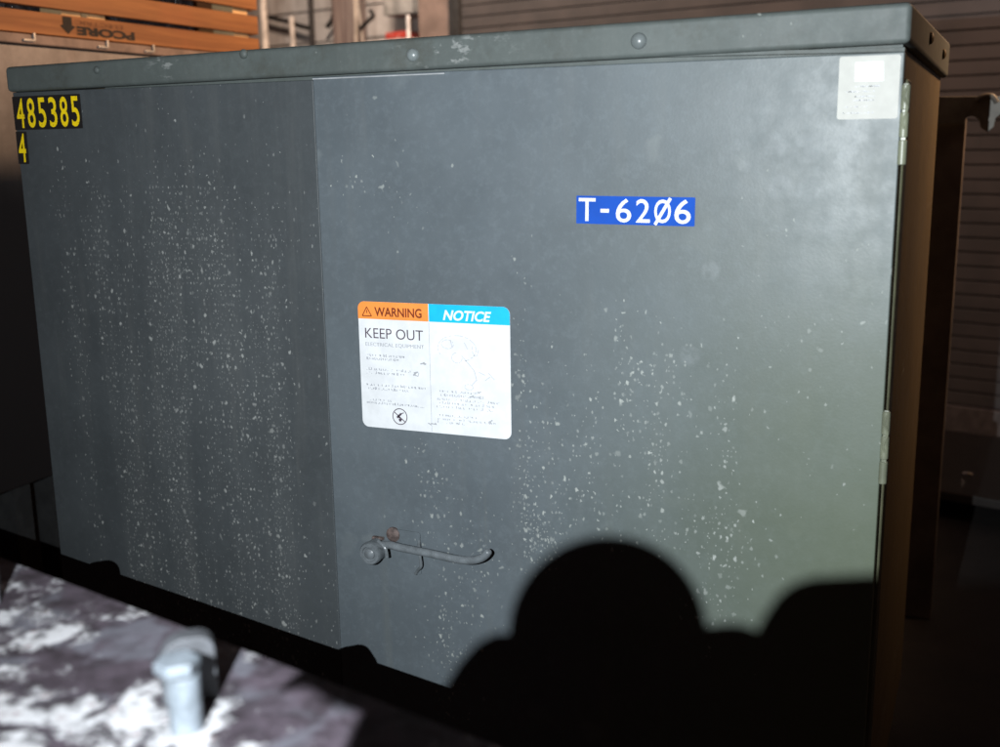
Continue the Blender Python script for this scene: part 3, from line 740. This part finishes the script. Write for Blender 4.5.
# dark stand with a hook arm behind the right edge
YS = 2.9
def Q(px, py): return W(px, py, YS)
st = thing('steel_stand', (Q(948, 300).x, YS + .03, -CZ), 'dark steel stand with a hooked arm right of the cabinet, before the shutter', 'stand')
m_stand = simple('stand_paint', (.10, .085, .075), .5, 0, .3, 10, .3)
xa, xb = Q(936, 120).x, Q(964, 150).x
mb = MB(); mb.box(Vector((xa, YS, -CZ)), EX, EY, UP, xb - xa, .06, Q(950, 118).z + CZ, .004); mb.build('upright', m_stand, st)
m_arm = simple('arm_paint', (.12, .11, .09), .55, 0, .35, 14, .3)
arm = [(930, 97), (1060, 96), (1060, 111), (1004, 112), (996, 118), (994, 127), (988, 132), (981, 128), (979, 119), (973, 116), (967, 117), (964, 124), (930, 124)]
mb = MB(); mb.prism([Q(a, b_) - EY * .006 for a, b_ in arm], -EY, .02, .002, 2); ar = mb.build('arm', m_arm, st)
mb = MB(); mb.tube([Q(977, 101) - EY * .032, Q(983, 97) - EY * .034, Q(992, 96.5) - EY * .034, Q(997, 103) - EY * .032], .006, 8); mb.build('shackle', simple('worn_steel', (.14, .13, .11), .5, .2), ar)
# low pallet in front of the shutter
mb = MB()
pal = thing('low_platform', O - BN * .7 + BR * .2, 'low dark platform on the floor in front of the shutter, lower right', 'platform')
bx(MB(), 0, 1, 0, 1, 0, 1)
mb = MB(); bx(mb, -1.3, 1.6, -1.15, -.35, -CZ + .07, -CZ + .10, .004); mb.build('deck', simple('platform_board', (.018, .014, .012), .5), pal)
for s0_ in (-1.2, .1, 1.4):
    mb = MB(); bx(mb, s0_, s0_ + .1, -1.1, -.4, -CZ + .001, -CZ + .069); mb.build('runner', m_dark, pal)
mb = MB(); g0 = G(967, 474, CZ - .11); mb.tube([g0 + Vector((-.014, 0, .0)), g0 + Vector((0, .003, .003)), g0 + Vector((.018, 0, 0))], .004, 8)
c_ = mb.build('metal_scrap', simple('shiny_scrap', (.9, .85, .8), .15, .9), None); tag(c_, 'small shiny metal scrap glinting on the low dark platform', 'scrap')

# ================================================================= LIGHTS
def lamp(name, kind, loc, energy, col):
    l = bpy.data.lights.new(name, kind); l.energy = energy; l.color = col
    o = bpy.data.objects.new(name, l); COL.objects.link(o); o.location = Vector(loc) + Vector((0, 0, CZ)); return o
def aim(o, tgt):
    o.rotation_euler = (Vector(tgt) + Vector((0, 0, CZ)) - o.location).to_track_quat('-Z', 'Y').to_euler()
fl_ = lamp('flash', 'SPOT', LW, 200, (.90, .96, 1.0)); fl_.data.shadow_soft_size = .0011; fl_.data.spot_size = R(104); fl_.data.spot_blend = 1.0; aim(fl_, W(600, 190))
w1_ = lamp('warm_ceiling_lamp', 'AREA', (1.1, 3.3, 1.25), 62, (1.0, .60, .33)); w1_.data.size = .4; w1_.data.spread = R(110); aim(w1_, (-1.6, 3.1, .75))
w2_ = lamp('warm_wall_lamp', 'AREA', (-2.6, 4.0, 2.3), 46, (1.0, .80, .66)); w2_.data.size = .4; w2_.data.spread = R(120); aim(w2_, (-2.9, 6.4, .6))
w3_ = lamp('warm_shutter_fill', 'AREA', (.9, 2.2, 1.9), 30, (1.0, .70, .55)); w3_.data.size = .4; w3_.data.spread = R(100); aim(w3_, (-.5, 5.2, 1.15))  # added fill without a seen source, brightens shutter and stand arm
w = bpy.data.worlds.new('World'); SC.world = w; w.use_nodes = True
w.node_tree.nodes['Background'].inputs[0].default_value = (.034, .021, .019, 1); w.node_tree.nodes['Background'].inputs[1].default_value = 1.2

# ================================================================= CAMERA
cam = bpy.data.cameras.new('camera'); co = bpy.data.objects.new('camera', cam); COL.objects.link(co); SC.camera = co
cr_ = M @ Vector((1, 0, 0)); cu_ = M @ Vector((0, -1, 0)); cb_ = M @ Vector((0, 0, -1))
mt = Matrix((cr_, cu_, cb_)).transposed().to_4x4(); mt.translation = Vector((0, 0, CZ)); co.matrix_world = mt
cam.sensor_width = 36; cam.lens = F / 1000 * 36; cam.clip_start = .01; cam.clip_end = 100
cam.dof.use_dof = True; cam.dof.focus_distance = 1.68; cam.dof.aperture_fstop = 3.9
for o in bpy.data.objects:
    if '_o' in o: del o['_o']
SC.view_settings.view_transform = 'Standard'; SC.view_settings.look = 'None'; SC.view_settings.exposure = 0; SC.view_settings.gamma = 1
SC.cycles.use_denoising = True
